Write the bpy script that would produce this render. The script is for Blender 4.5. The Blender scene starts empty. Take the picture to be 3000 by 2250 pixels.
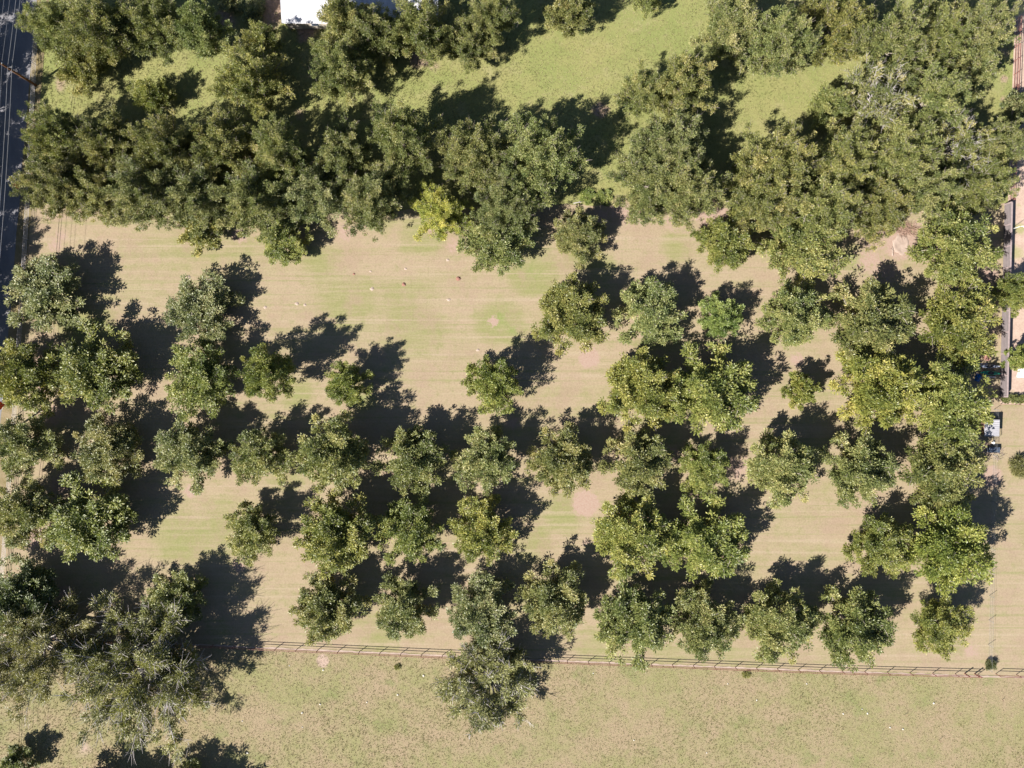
import bpy, math, random
import numpy as np
from mathutils import Vector

random.seed(7)
RNG = np.random.default_rng(11)
scene = bpy.context.scene
COL = scene.collection

# ------------------------------------------------------------------ camera, sky, sun, exposure
CAM_H = 120.0
HFOV = math.radians(70.6)
S = 3000.0 / (2 * CAM_H * math.tan(HFOV / 2))      # photo pixels per metre at ground level

cam_d = bpy.data.cameras.new('camera')
cam_d.sensor_fit = 'HORIZONTAL'
cam_d.angle = HFOV
cam_d.clip_start = 1.0
cam_d.clip_end = 6000.0
cam = bpy.data.objects.new('camera', cam_d)
cam.location = (0, 0, CAM_H)
COL.objects.link(cam)
scene.camera = cam

SUN_EL = math.radians(40.0)
SHADOW_ANG = math.radians(35.5)                     # shadows fall towards the upper right
sd = Vector((math.cos(SHADOW_ANG) * math.cos(SUN_EL), math.sin(SHADOW_ANG) * math.cos(SUN_EL), -math.sin(SUN_EL)))
world = bpy.data.worlds.new('World')
scene.world = world
world.use_nodes = True
world.cycles.sampling_method = 'NONE'
wn = world.node_tree
wn.nodes.clear()
sky = wn.nodes.new('ShaderNodeTexSky')
sky.sky_type = 'NISHITA'
sky.sun_disc = False
sky.air_density = 0.7
sky.dust_density = 0.3
sky.sun_elevation = SUN_EL
sky.sun_rotation = math.atan2(-sd.x, -sd.y)
bg = wn.nodes.new('ShaderNodeBackground')
bg.inputs['Strength'].default_value = 0.05
wo = wn.nodes.new('ShaderNodeOutputWorld')
wn.links.new(sky.outputs[0], bg.inputs[0])
wn.links.new(bg.outputs[0], wo.inputs[0])

sun_d = bpy.data.lights.new('sun', 'SUN')
sun_d.energy = 5.0
sun_d.angle = math.radians(0.55)
sun_d.color = (1.0, 0.945, 0.86)
sun = bpy.data.objects.new('sun', sun_d)
sun.rotation_euler = sd.to_track_quat('-Z', 'Y').to_euler()
sun.location = (-60, -50, 80)
COL.objects.link(sun)

scene.view_settings.view_transform = 'Standard'
scene.view_settings.look = 'None'
scene.view_settings.exposure = 1.3
scene.view_settings.gamma = 1.0
scene.view_settings.use_curve_mapping = False
scene.cycles.max_bounces = 3
scene.cycles.diffuse_bounces = 1
scene.cycles.glossy_bounces = 2
scene.cycles.transmission_bounces = 3
scene.cycles.transparent_max_bounces = 4


# ------------------------------------------------------------------ helpers
def W(px, py, z=0.0):
    """photo pixel (3000 x 2250) seen at height z -> world x, y"""
    k = (1 - z / CAM_H) / S
    return ((px - 1500.0) * k, (1125.0 - py) * k)


def tag(o, label=None, cat=None, group=None, kind=None):
    if label: o['label'] = label
    if cat: o['category'] = cat
    if group: o['group'] = group
    if kind: o['kind'] = kind
    return o


def link(name, mesh, parent=None, loc=(0, 0, 0), rz=0.0, scale=None):
    o = bpy.data.objects.new(name, mesh)
    COL.objects.link(o)
    o.location = loc
    o.rotation_euler = (0, 0, rz)
    if scale: o.scale = scale
    if parent: o.parent = parent
    return o


def empty(name, loc=(0, 0, 0), rz=0.0, scale=None):
    o = link(name, None, None, loc, rz, scale)
    o.empty_display_size = 0.5
    return o


def mesh_np(name, verts, faces_flat, sizes, mat, attrs=None, smooth=False):
    """fast mesh from numpy arrays; attrs: {name: (domain, values)}"""
    me = bpy.data.meshes.new(name)
    verts = np.asarray(verts, dtype=np.float32)
    faces_flat = np.asarray(faces_flat, dtype=np.int32)
    sizes = np.asarray(sizes, dtype=np.int32)
    me.vertices.add(len(verts))
    me.vertices.foreach_set('co', verts.ravel())
    me.loops.add(len(faces_flat))
    me.loops.foreach_set('vertex_index', faces_flat)
    me.polygons.add(len(sizes))
    starts = np.concatenate(([0], np.cumsum(sizes)[:-1])).astype(np.int32)
    me.polygons.foreach_set('loop_start', starts)
    me.polygons.foreach_set('loop_total', sizes)
    me.polygons.foreach_set('use_smooth', np.full(len(sizes), smooth, dtype=bool))
    me.update(calc_edges=True)
    if attrs:
        for k, (dom, vals) in attrs.items():
            a = me.attributes.new(k, 'FLOAT', dom)
            a.data.foreach_set('value', np.asarray(vals, dtype=np.float32))
    if mat: me.materials.append(mat)
    me.validate()
    return me


class MB:
    """collects simple shapes into one mesh"""
    def __init__(s):
        s.v = []; s.f = []

    def box(s, c, d, rz=0.0, bev=0.0):
        cx, cy, cz = c; dx, dy, dz = (d[0] / 2, d[1] / 2, d[2] / 2)
        b = len(s.v); ca, sa = math.cos(rz), math.sin(rz)
        if bev <= 0:
            for z in (-dz, dz):
                for x, y in ((-dx, -dy), (dx, -dy), (dx, dy), (-dx, dy)):
                    s.v.append((cx + x * ca - y * sa, cy + x * sa + y * ca, cz + z))
            for q in ((0, 3, 2, 1), (4, 5, 6, 7), (0, 1, 5, 4), (1, 2, 6, 5), (2, 3, 7, 6), (3, 0, 4, 7)):
                s.f.append(tuple(b + i for i in q))
        else:
            for z, k in ((-dz, bev), (-dz + bev, 0), (dz - bev, 0), (dz, bev)):
                for x, y in ((-dx + k, -dy + k), (dx - k, -dy + k), (dx - k, dy - k), (-dx + k, dy - k)):
                    s.v.append((cx + x * ca - y * sa, cy + x * sa + y * ca, cz + z))
            s.f.append((b, b + 3, b + 2, b + 1)); s.f.append((b + 12, b + 13, b + 14, b + 15))
            for r in range(3):
                for i in range(4):
                    j = (i + 1) % 4
                    s.f.append((b + r * 4 + i, b + r * 4 + j, b + r * 4 + 4 + j, b + r * 4 + 4 + i))
        return s

    def tube(s, pts, rad, n=6, cap=True):
        pts = [Vector(p) for p in pts]
        if not isinstance(rad, (list, tuple)): rad = [rad] * len(pts)
        b = len(s.v)
        for i, p in enumerate(pts):
            d = (pts[min(i + 1, len(pts) - 1)] - pts[max(i - 1, 0)]).normalized()
            u = d.cross(Vector((0, 0, 1)) if abs(d.z) < 0.9 else Vector((1, 0, 0))).normalized()
            w = d.cross(u)
            for k in range(n):
                a = 2 * math.pi * k / n
                s.v.append(tuple(p + (u * math.cos(a) + w * math.sin(a)) * rad[i]))
        for i in range(len(pts) - 1):
            for k in range(n):
                j = (k + 1) % n
                s.f.append((b + i * n + k, b + i * n + j, b + (i + 1) * n + j, b + (i + 1) * n + k))
        if cap:
            s.f.append(tuple(b + k for k in range(n))[::-1])
            e = b + (len(pts) - 1) * n
            s.f.append(tuple(e + k for k in range(n)))
        return s

    def prism(s, outline, z0, z1):
        b = len(s.v); n = len(outline)
        for z in (z0, z1):
            for x, y in outline: s.v.append((x, y, z))
        s.f.append(tuple(b + i for i in range(n))[::-1]); s.f.append(tuple(b + n + i for i in range(n)))
        for i in range(n):
            j = (i + 1) % n
            s.f.append((b + i, b + j, b + n + j, b + n + i))
        return s

    def poly(s, pts):
        b = len(s.v)
        s.v += [tuple(p) for p in pts]; s.f.append(tuple(range(b, b + len(pts))))
        return s

    def mesh(s, name, mat, smooth=False):
        me = bpy.data.meshes.new(name)
        me.from_pydata(s.v, [], s.f)
        me.update()
        if smooth: me.polygons.foreach_set('use_smooth', [True] * len(me.polygons))
        me.materials.append(mat)
        return me

    def build(s, name, mat, parent=None, loc=(0, 0, 0), rz=0.0, smooth=False):
        return link(name, s.mesh(name, mat, smooth), parent, loc, rz)


# ------------------------------------------------------------------ materials
class NT:
    def __init__(s, name):
        s.m = bpy.data.materials.new(name); s.m.use_nodes = True
        s.t = s.m.node_tree; s.t.nodes.clear()
        s.out = s.n('ShaderNodeOutputMaterial')

    def n(s, typ, **kw):
        nd = s.t.nodes.new(typ)
        for k, v in kw.items(): setattr(nd, k, v)
        return nd

    def l(s, a, b): s.t.links.new(a, b)

    def val(s, sock, v):
        if hasattr(v, 'is_output'): s.l(v, sock)
        else: sock.default_value = v

    def math(s, op, a, b=0.0, c=None, clamp=False):
        nd = s.n('ShaderNodeMath', operation=op, use_clamp=clamp)
        s.val(nd.inputs[0], a); s.val(nd.inputs[1], b)
        if c is not None: s.val(nd.inputs[2], c)
        return nd.outputs[0]

    def mix(s, f, a, b, mode='MIX'):
        nd = s.n('ShaderNodeMix', data_type='RGBA', blend_type=mode)
        s.val(nd.inputs[0], f)
        for sock, v in ((nd.inputs[6], a), (nd.inputs[7], b)):
            if isinstance(v, (tuple, list)): v = tuple(v) + (1.0,) if len(v) == 3 else v
            s.val(sock, v)
        return nd.outputs[2]

    def noise(s, vec, scale, detail=4, rough=0.55, dist=0.0):
        nd = s.n('ShaderNodeTexNoise')
        s.l(vec, nd.inputs['Vector']); nd.inputs['Scale'].default_value = scale
        nd.inputs['Detail'].default_value = detail; nd.inputs['Roughness'].default_value = rough
        nd.inputs['Distortion'].default_value = dist
        return nd.outputs['Fac']

    def mapping(s, vec, scale, rot=0.0, loc=(0, 0, 0)):
        nd = s.n('ShaderNodeMapping')
        s.l(vec, nd.inputs['Vector']); nd.inputs['Scale'].default_value = scale
        nd.inputs['Rotation'].default_value = (0, 0, rot); nd.inputs['Location'].default_value = loc
        return nd.outputs[0]

    def rng(s, v, a, b, c=0.0, d=1.0):
        nd = s.n('ShaderNodeMapRange'); nd.interpolation_type = 'SMOOTHSTEP'
        s.val(nd.inputs[0], v)
        for i, x in enumerate((a, b, c, d)): nd.inputs[i + 1].default_value = x
        return nd.outputs[0]

    def attr(s, name):
        nd = s.n('ShaderNodeAttribute', attribute_name=name)
        return nd.outputs['Fac']

    def pos(s):
        return s.n('ShaderNodeNewGeometry').outputs['Position']

    def objc(s):
        return s.n('ShaderNodeTexCoord').outputs['Object']

    def bsdf(s, col, rough=0.8, spec=0.3, bump=None, bstr=0.3, bdist=0.05, metal=0.0):
        b = s.n('ShaderNodeBsdfPrincipled')
        s.val(b.inputs['Base Color'], (tuple(col) + (1,)) if isinstance(col, (tuple, list)) else col)
        s.val(b.inputs['Roughness'], rough)
        b.inputs['Specular IOR Level'].default_value = spec
        b.inputs['Metallic'].default_value = metal
        if bump is not None:
            bm = s.n('ShaderNodeBump'); bm.inputs['Strength'].default_value = bstr; bm.inputs['Distance'].default_value = bdist
            s.l(bump, bm.inputs['Height']); s.l(bm.outputs[0], b.inputs['Normal'])
        return b.outputs[0]

    def done(s, sh):
        s.l(sh, s.out.inputs['Surface']); return s.m


def leaf_material(name, stops, transl=0.22, rough=0.42, spec=0.5):
    t = NT(name)
    cr = t.n('ShaderNodeValToRGB')
    el = cr.color_ramp.elements
    while len(el) > 1: el.remove(el[-1])
    el[0].position = stops[0][0]; el[0].color = tuple(stops[0][1]) + (1,)
    for p, c in stops[1:]:
        e = el.new(p); e.color = tuple(c) + (1,)
    t.l(t.attr('tone'), cr.inputs[0])
    oi = t.n('ShaderNodeObjectInfo')
    col = t.mix(1.0, cr.outputs[0], oi.outputs['Color'], 'MULTIPLY')
    b = t.bsdf(col, rough, spec)
    tr = t.n('ShaderNodeBsdfTranslucent')
    t.l(t.mix(1.0, col, (1.15, 1.2, 0.55), 'MULTIPLY'), tr.inputs[0])
    mx = t.n('ShaderNodeMixShader'); mx.inputs[0].default_value = transl
    t.l(b, mx.inputs[1]); t.l(tr.outputs[0], mx.inputs[2])
    return t.done(mx.outputs[0])


M = {}
M['leaf'] = leaf_material('orchard_leaf', [(0.0, (0.075, 0.094, 0.038)), (0.35, (0.135, 0.150, 0.060)),
                                          (0.7, (0.205, 0.205, 0.092)), (1.0, (0.33, 0.295, 0.155))], 0.30)
M['needle'] = leaf_material('feathery_leaf', [(0.0, (0.08, 0.086, 0.042)), (0.5, (0.15, 0.152, 0.068)), (1.0, (0.25, 0.235, 0.12))], 0.3)
M['grassblade'] = leaf_material('grass_blade', [(0.0, (0.08, 0.11, 0.035)), (0.35, (0.18, 0.185, 0.07)),
                                               (0.65, (0.29, 0.25, 0.135)), (1.0, (0.42, 0.36, 0.23))], 0.15, 0.7, 0.15)


def bark_material(name, a, b):
    t = NT(name); o = t.objc()
    n = t.noise(t.mapping(o, (6, 6, 1.2)), 2.0, 5)
    return t.done(t.bsdf(t.mix(t.rng(n, 0.3, 0.7), a, b), 0.85, 0.2, n, 0.6, 0.03))


M['bark'] = bark_material('grey_bark', (0.17, 0.14, 0.12), (0.36, 0.32, 0.28))
M['deadwood'] = bark_material('silver_deadwood', (0.30, 0.27, 0.27), (0.52, 0.48, 0.47))
M['brush'] = bark_material('dry_brush', (0.20, 0.12, 0.09), (0.36, 0.24, 0.19))
M['pole'] = bark_material('creosote_pole', (0.10, 0.045, 0.025), (0.24, 0.12, 0.06))


def ground_material(name, kind):
    """grass and soil; masks come from the sheet's own soil / green attributes"""
    t = NT(name); p = t.pos()
    soil_a, green_a = t.attr('soil'), t.attr('green')
    big = t.noise(p, 0.055, 4, 0.6)
    mid = t.noise(p, 0.35, 5, 0.65)
    fine = t.noise(p, 3.2, 4, 0.75)
    grain = t.noise(p, 9.0, 3, 0.8)
    straw = (0.33, 0.28, 0.18)
    if kind == 'lawn':
        streak = t.noise(t.mapping(p, (0.03, 0.42, 1), math.radians(-1.0)), 1.0, 6, 0.72, 0.3)
        streak2 = t.noise(t.mapping(p, (0.10, 1.7, 1), math.radians(-1.2), (40, 3, 0)), 1.0, 5, 0.75, 0.4)
        g = t.math('ADD', t.math('MULTIPLY', streak, 0.75), t.math('MULTIPLY', big, 0.55))
        g = t.math('ADD', g, t.math('MULTIPLY', mid, 0.30))
        g = t.math('ADD', g, t.math('MULTIPLY', t.math('SUBTRACT', green_a, 0.3), 0.55))
        gf = t.rng(g, 0.56, 0.92)
        col = t.mix(gf, (0.325, 0.255, 0.178), (0.235, 0.228, 0.105))
        lines = t.noise(t.mapping(p, (0.016, 1.1, 1), math.radians(-1.0), (7, 1, 0)), 1.0, 3, 0.6, 0.15)
        col = t.mix(t.math('MULTIPLY', t.rng(lines, 0.57, 0.64), 0.55), col, (0.37, 0.295, 0.22))
        col = t.mix(t.math('MULTIPLY', t.rng(lines, 0.43, 0.35), 0.45), col, (0.20, 0.215, 0.085))
        col = t.mix(t.math('MULTIPLY', t.rng(streak2, 0.44, 0.70), 0.6), col, straw)
        col = t.mix(t.math('MULTIPLY', t.rng(t.noise(p, 0.7, 6, 0.8), 0.5, 0.68), 0.45), col, (0.20, 0.205, 0.085))
        col = t.mix(t.math('MULTIPLY', t.rng(t.noise(p, 0.16, 6, 0.75), 0.46, 0.66), 0.65), col, (0.30, 0.22, 0.165))
        col = t.mix(t.math('MULTIPLY', t.rng(t.math('MULTIPLY', green_a, t.math('ADD', mid, 0.45)), 0.55, 0.95), 0.8), col, (0.19, 0.24, 0.075))
        edge = t.math('ADD', soil_a, t.math('MULTIPLY', t.math('SUBTRACT', t.noise(p, 1.3, 8, 0.8), 0.5), 1.5))
        sf = t.rng(edge, 0.36, 0.60)
        scol = t.mix(t.rng(fine, 0.3, 0.75), (0.30, 0.205, 0.165), (0.43, 0.325, 0.275))
        col = t.mix(sf, col, scol)
        bs, bd = 0.35, 0.05
    elif kind == 'pasture':
        gm = t.math('ADD', t.math('MULTIPLY', t.noise(p, 0.13, 5, 0.7), 0.7), t.math('MULTIPLY', t.noise(p, 0.8, 4, 0.7), 0.3))
        col = t.mix(t.rng(gm, 0.38, 0.64), (0.30, 0.232, 0.155), (0.232, 0.225, 0.105))
        col = t.mix(t.math('MULTIPLY', t.rng(t.noise(p, 0.22, 4, 0.6), 0.54, 0.70), 0.65), col, (0.17, 0.195, 0.075))
        col = t.mix(t.rng(fine, 0.45, 0.8), col, straw)
        sf = t.rng(t.math('ADD', soil_a, t.math('MULTIPLY', t.math('SUBTRACT', mid, 0.5), 0.9)), 0.42, 0.75)
        col = t.mix(sf, col, (0.40, 0.30, 0.25))
        bs, bd = 0.8, 0.16
    elif kind == 'field':
        gm = t.math('ADD', t.math('MULTIPLY', big, 0.6), t.math('MULTIPLY', mid, 0.4))
        col = t.mix(t.rng(gm, 0.36, 0.62), (0.265, 0.25, 0.105), (0.205, 0.228, 0.08))
        col = t.mix(t.math('MULTIPLY', t.rng(t.noise(p, 0.18, 4, 0.7), 0.52, 0.7), 0.6), col, (0.32, 0.285, 0.155))
        col = t.mix(t.math('MULTIPLY', t.rng(fine, 0.4, 0.8), 0.5), col, (0.28, 0.28, 0.13))
        sf = t.rng(t.math('ADD', soil_a, t.math('MULTIPLY', t.math('SUBTRACT', mid, 0.5), 0.9)), 0.42, 0.75)
        col = t.mix(sf, col, (0.34, 0.245, 0.19))
        bs, bd = 0.7, 0.14
    else:                                            # bare yard
        col = t.mix(t.rng(t.noise(p, 0.9, 5, 0.7), 0.3, 0.7), (0.40, 0.29, 0.24), (0.48, 0.365, 0.305))
        gm = t.math('ADD', green_a, t.math('MULTIPLY', t.math('SUBTRACT', mid, 0.5), 0.8))
        col = t.mix(t.rng(gm, 0.4, 0.7), col, (0.31, 0.285, 0.15))
        bs, bd = 0.35, 0.04
    col = t.mix(t.math('MULTIPLY', t.rng(grain, 0.25, 0.75), 0.5), col, t.mix(1.0, col, (0.62, 0.63, 0.60), 'MULTIPLY'))
    col = t.mix(t.math('MULTIPLY', t.rng(fine, 0.35, 0.7), 0.5), col, t.mix(1.0, col, (0.66, 0.67, 0.62), 'MULTIPLY'))
    h = t.math('ADD', t.math('MULTIPLY', fine, 0.6), t.math('MULTIPLY', grain, 0.4))
    return t.done(t.bsdf(col, 0.95, 0.08, h, bs, bd))


for k in ('lawn', 'pasture', 'field', 'yard'):
    M[k] = ground_material(k + '_ground', k)


def simple(name, a, b, scale=3.0, rough=0.7, spec=0.3, bstr=0.15, bdist=0.02, metal=0.0, stretch=(1, 1, 1)):
    t = NT(name); o = t.objc()
    n = t.noise(t.mapping(o, stretch), scale, 5, 0.65)
    n2 = t.noise(o, scale * 9, 3, 0.7)
    c = t.mix(t.rng(n, 0.3, 0.7), a, b)
    c = t.mix(t.math('MULTIPLY', t.rng(n2, 0.3, 0.8), 0.25), c, t.mix(1.0, c, (0.6, 0.6, 0.6), 'MULTIPLY'))
    return t.done(t.bsdf(c, rough, spec, n2, bstr, bdist, metal))


M['asphalt'] = simple('worn_asphalt', (0.15, 0.148, 0.165), (0.21, 0.205, 0.22), 0.35, 0.9, 0.2, 0.3, 0.02, stretch=(1, .3, 1))
M['verge'] = simple('leaf_litter', (0.16, 0.13, 0.06), (0.24, 0.19, 0.12), 0.5, 0.95, 0.1, 0.6, 0.08)
M['dirt'] = simple('pink_dirt', (0.28, 0.215, 0.18), (0.38, 0.30, 0.255), 0.9, 0.95, 0.1, 0.5, 0.04)
M['mound'] = simple('red_soil', (0.20, 0.10, 0.08), (0.30, 0.17, 0.135), 4.0, 0.95, 0.1, 0.6, 0.05)
M['palesoil'] = simple('pale_soil', (0.32, 0.25, 0.21), (0.40, 0.32, 0.275), 3.0, 0.95, 0.1, 0.5, 0.04)
M['rust_pipe'] = simple('rusty_pipe', (0.15, 0.055, 0.045), (0.26, 0.12, 0.10), 3.0, 0.65, 0.4)
M['white_pipe'] = simple('weathered_pipe', (0.50, 0.46, 0.47), (0.66, 0.62, 0.62), 2.0, 0.5, 0.4)
M['wall_panel'] = simple('grey_wall_panel', (0.15, 0.128, 0.132), (0.21, 0.18, 0.185), 0.7, 0.85, 0.25, stretch=(1, 1, 3))
M['wall_cap'] = simple('wall_cap_concrete', (0.24, 0.19, 0.19), (0.31, 0.25, 0.25), 2.0, 0.85, 0.2)
M['white_paint'] = simple('white_paint', (0.74, 0.74, 0.76), (0.82, 0.82, 0.82), 1.5, 0.5, 0.4)
M['white_roof'] = simple('white_metal_roof', (0.44, 0.44, 0.48), (0.60, 0.60, 0.63), 0.5, 0.45, 0.5, stretch=(4, .4, 1))
M['grey_roof'] = simple('pale_sheet_metal', (0.30, 0.30, 0.33), (0.40, 0.39, 0.42), 1.0, 0.5, 0.5)
M['stucco'] = simple('cream_stucco', (0.48, 0.42, 0.36), (0.56, 0.50, 0.43), 2.0, 0.9, 0.2)
M['orange'] = simple('orange_sign_vinyl', (0.80, 0.085, 0.015), (0.86, 0.12, 0.025), 2.0, 0.5, 0.4)
M['signblack'] = simple('black_vinyl', (0.02, 0.02, 0.02), (0.03, 0.03, 0.03), 2.0, 0.5, 0.4)
M['steel'] = simple('galvanised_steel', (0.30, 0.30, 0.31), (0.45, 0.45, 0.46), 4.0, 0.45, 0.5, metal=0.4)
M['darksteel'] = simple('dark_steel', (0.035, 0.03, 0.03), (0.07, 0.06, 0.055), 4.0, 0.5, 0.4)
M['wire'] = simple('aluminium_wire', (0.30, 0.30, 0.32), (0.40, 0.40, 0.42), 4.0, 0.4, 0.5, metal=0.3)
M['kayak'] = simple('teal_kayak_plastic', (0.01, 0.17, 0.11), (0.015, 0.24, 0.15), 1.2, 0.3, 0.5)
M['kayakgrey'] = simple('grey_blue_hull', (0.15, 0.17, 0.23), (0.22, 0.24, 0.30), 1.2, 0.35, 0.5)
M['blue'] = simple('blue_tarp', (0.005, 0.085, 0.36), (0.01, 0.15, 0.50), 1.6, 0.35, 0.5, 0.9, 0.12)
M['navy'] = simple('slate_blue_lid', (0.045, 0.06, 0.09), (0.08, 0.10, 0.14), 1.6, 0.5, 0.4)
M['wood'] = simple('weathered_timber', (0.22, 0.13, 0.09), (0.36, 0.24, 0.18), 2.0, 0.85, 0.2, stretch=(1, 6, 1))
M['brownbox'] = simple('brown_painted_steel', (0.15, 0.06, 0.025), (0.21, 0.09, 0.04), 2.0, 0.6, 0.3)
M['stone'] = simple('white_stone', (0.45, 0.43, 0.39), (0.58, 0.56, 0.52), 4.0, 0.8, 0.3)
M['insulator'] = simple('white_porcelain', (0.72, 0.74, 0.76), (0.8, 0.82, 0.83), 4.0, 0.2, 0.5)
M['pinkpot'] = simple('terracotta_pink', (0.50, 0.24, 0.20), (0.58, 0.32, 0.27), 3.0, 0.7, 0.3)

# ------------------------------------------------------------------ the setting: ground sheets
# bare soil (px, py, radius px, strength) and lush grass patches, as seen in the photograph
SOIL = [(1727, 1048, 30, 1.3), (1716, 1476, 38, 1.3), (2335, 1055, 26, 0.8), (2640, 715, 48, 1.2), (2550, 760, 80, .65), (2600, 800, 70, .6),
        (1830, 610, 60, .9), (2090, 630, 60, 1.0), (1760, 640, 40, .8), (1980, 650, 45, .7), (2560, 700, 60, .7), (2400, 800, 60, .5), (2690, 660, 40, .6),
        (2820, 790, 45, .9), (2900, 800, 40, .8), (300, 600, 40, .9), (390, 625, 30, .9), (700, 690, 30, .8), (830, 665, 40, .9), (1010, 680, 40, .7),
        (1260, 670, 40, .6), (1330, 720, 40, .6), (1445, 940, 22, .8), (215, 895, 30, .8), (130, 1130, 26, .9), (150, 1215, 36, .9), (180, 1420, 36, .9),
        (100, 1575, 40, .9), (195, 1740, 30, .9), (700, 1660, 26, .8), (120, 1060, 30, .8), (2905, 1395, 32, 1.2), (2880, 1310, 60, .6), (1440, 1430, 55, .6),
        (1970, 1330, 30, .8), (2160, 1370, 60, .7), (2030, 1470, 55, .6), (2050, 1110, 26, .6), (2500, 1360, 60, .5), (2650, 1560, 55, .5), (2550, 1480, 60, .5),
        (2835, 1690, 35, .7), (2845, 1905, 30, .7), (1000, 1300, 30, .8), (1020, 1340, 26, .9), (560, 1440, 26, .8), (1720, 1590, 24, .6), (1500, 1240, 30, .7),
        (940, 860, 0, 0), (800, 1160, 40, .5), (160, 720, 30, .7), (180, 690, 26, .7), (1560, 1700, 40, .5), (2120, 1640, 30, .6), (1900, 1570, 30, .6),
        (945, 1935, 22, 1.3), (1315, 1955, 40, .5), (250, 2190, 80, .6), (110, 2200, 70, .5), (1840, 2010, 50, .3), (2700, 1975, 60, .4),
        (1230, 175, 40, 1.0), (1280, 190, 40, .7), (780, 95, 40, 1.0), (800, 30, 50, 1.1), (900, 90, 40, 1.1), (660, 60, 50, .9), (1760, 320, 32, 1.1), (180, 245, 50, .7), (220, 230, 40, .5),
        (2950, 150, 40, .6), (2942, 230, 16, 1.0), (2940, 290, 16, .9), (340, 350, 30, .5), (2480, 245, 40, .4), (880, 335, 30, .7), (920, 270, 30, .6)]
GREEN = [(240, 960, 55, 1.0), (300, 945, 40, .8), (1560, 800, 60, .9), (1760, 780, 40, .7), (1700, 750, 40, .7), (1950, 985, 40, .9), (1460, 940, 60, .9), (1500, 970, 40, .9), (1530, 690, 40, .8),
         (1650, 1500, 50, .7), (1560, 1600, 50, .7), (540, 1590, 80, .7), (660, 1540, 80, .6), (870, 1160, 40, .8), (1060, 1170, 40, .8), (2500, 760, 40, .9), (1890, 1020, 30, .8),
         (1230, 690, 60, .7), (600, 700, 80, .4), (700, 760, 80, .4), (1130, 650, 40, .6), (940, 780, 60, .5), (1010, 900, 80, .4), (1200, 930, 90, .4), (1980, 720, 40, .6), (2620, 690, 0, 0),
         (1220, 1460, 30, .9), (840, 1400, 40, .7), (1560, 1560, 40, .7), (2780, 1890, 50, .5), (1100, 1870, 60, .4), (1750, 1890, 60, .3),
         (2975, 740, 40, .8), (2985, 670, 30, .9), (2970, 1160, 30, .8), (2990, 1130, 30, .6), (2985, 600, 25, .6), (2990, 20, 30, .9), (2990, 1000, 20, .4)]


def mask(px, py, items):
    m = np.zeros_like(px)
    for x, y, r, s in items:
        if r <= 0: continue
        d = np.sqrt((px - x) ** 2 + (py - y) ** 2) / (r * 1.45)
        m = np.maximum(m, s * np.clip(1 - d, 0, 1) ** 0.8)
    return m


def sheet(name, top, bot, mat, z, step=0.6):
    """grid sheet between two polylines (photo pixels, left to right)"""
    top = np.array(top, float); bot = np.array(bot, float)
    wid = (top[-1, 0] - top[0, 0]) / S; hei = np.abs(bot[:, 1].mean() - top[:, 1].mean()) / S
    nx = max(4, int(wid / step)); ny = max(3, int(hei / step))
    u = np.linspace(0, 1, nx + 1); v = np.linspace(0, 1, ny + 1)

    def along(pl):
        tt = np.linspace(0, 1, len(pl)) if len(pl) == 2 else (pl[:, 0] - pl[0, 0]) / (pl[-1, 0] - pl[0, 0])
        return np.stack([np.interp(u, tt, pl[:, 0]), np.interp(u, tt, pl[:, 1])], 1)
    A, B = along(top), along(bot)
    P = A[None] * (1 - v[:, None, None]) + B[None] * v[:, None, None]
    px, py = P[..., 0].ravel(), P[..., 1].ravel()
    zz = z + 0.0 * px
    V = np.stack([(px - 1500) / S, (1125 - py) / S, zz], 1)
    i = np.arange(ny)[:, None] * (nx + 1) + np.arange(nx)[None]
    F = np.stack([i, i + nx + 1, i + nx + 2, i + 1], -1).reshape(-1, 4)
    me = mesh_np(name, V, F.ravel(), np.full(len(F), 4), mat,
                 {'soil': ('POINT', mask(px, py, SOIL)), 'green': ('POINT', mask(px, py, GREEN))})
    o = link(name, me)
    tag(o, kind='structure')
    return o


def wob(pts, amp, n, seed):
    """subdivide a polyline and make it uneven"""
    r = random.Random(seed); pts = np.array(pts, float)
    t = np.linspace(0, 1, n)
    tt = (pts[:, 0] - pts[0, 0]) / (pts[-1, 0] - pts[0, 0])
    return [(float(np.interp(a, tt, pts[:, 0])), float(np.interp(a, tt, pts[:, 1])) + r.uniform(-amp, amp)) for a in t]


g = MB(); g.poly([(-2500, -2500, -0.03), (2500, -2500, -0.03), (2500, 2500, -0.03), (-2500, 2500, -0.03)])
ground = g.build('ground', M['pasture']); tag(ground, kind='structure')

NB = wob([(40, 600), (300, 602), (800, 630), (1400, 608), (1700, 598), (2200, 612), (2962, 596)], 5, 140, 3)
SB = [(-330, 1842), (750, 1893), (1600, 1931), (2400, 1962), (2890, 1978), (3400, 1990)]
lawn = sheet('orchard_lawn', NB, wob([(-40, 1862), (750, 1893), (1600, 1931), (2400, 1962), (2894, 1978)], 2, 120, 5), M['lawn'], 0.0)
field = sheet('north_field', [(105, -260), (2985, -260)], NB, M['field'], 0.0, 0.7)
pasture = sheet('pasture', wob(SB, 2, 160, 6), [(-330, 2560), (3400, 2560)], M['pasture'], 0.004, 0.7)
side = sheet('side_lawn', [(2930, 1186), (3400, 1190)], [(2893, 1977), (3400, 1990)], M['lawn'], 0.004, 0.6)
yard = sheet('dirt_yard', [(2985, -260), (3400, -260)], [(2930, 1186), (3400, 1190)], M['yard'], 0.004, 0.6)


def road_x(y): return 107 - 0.085 * y


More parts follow.
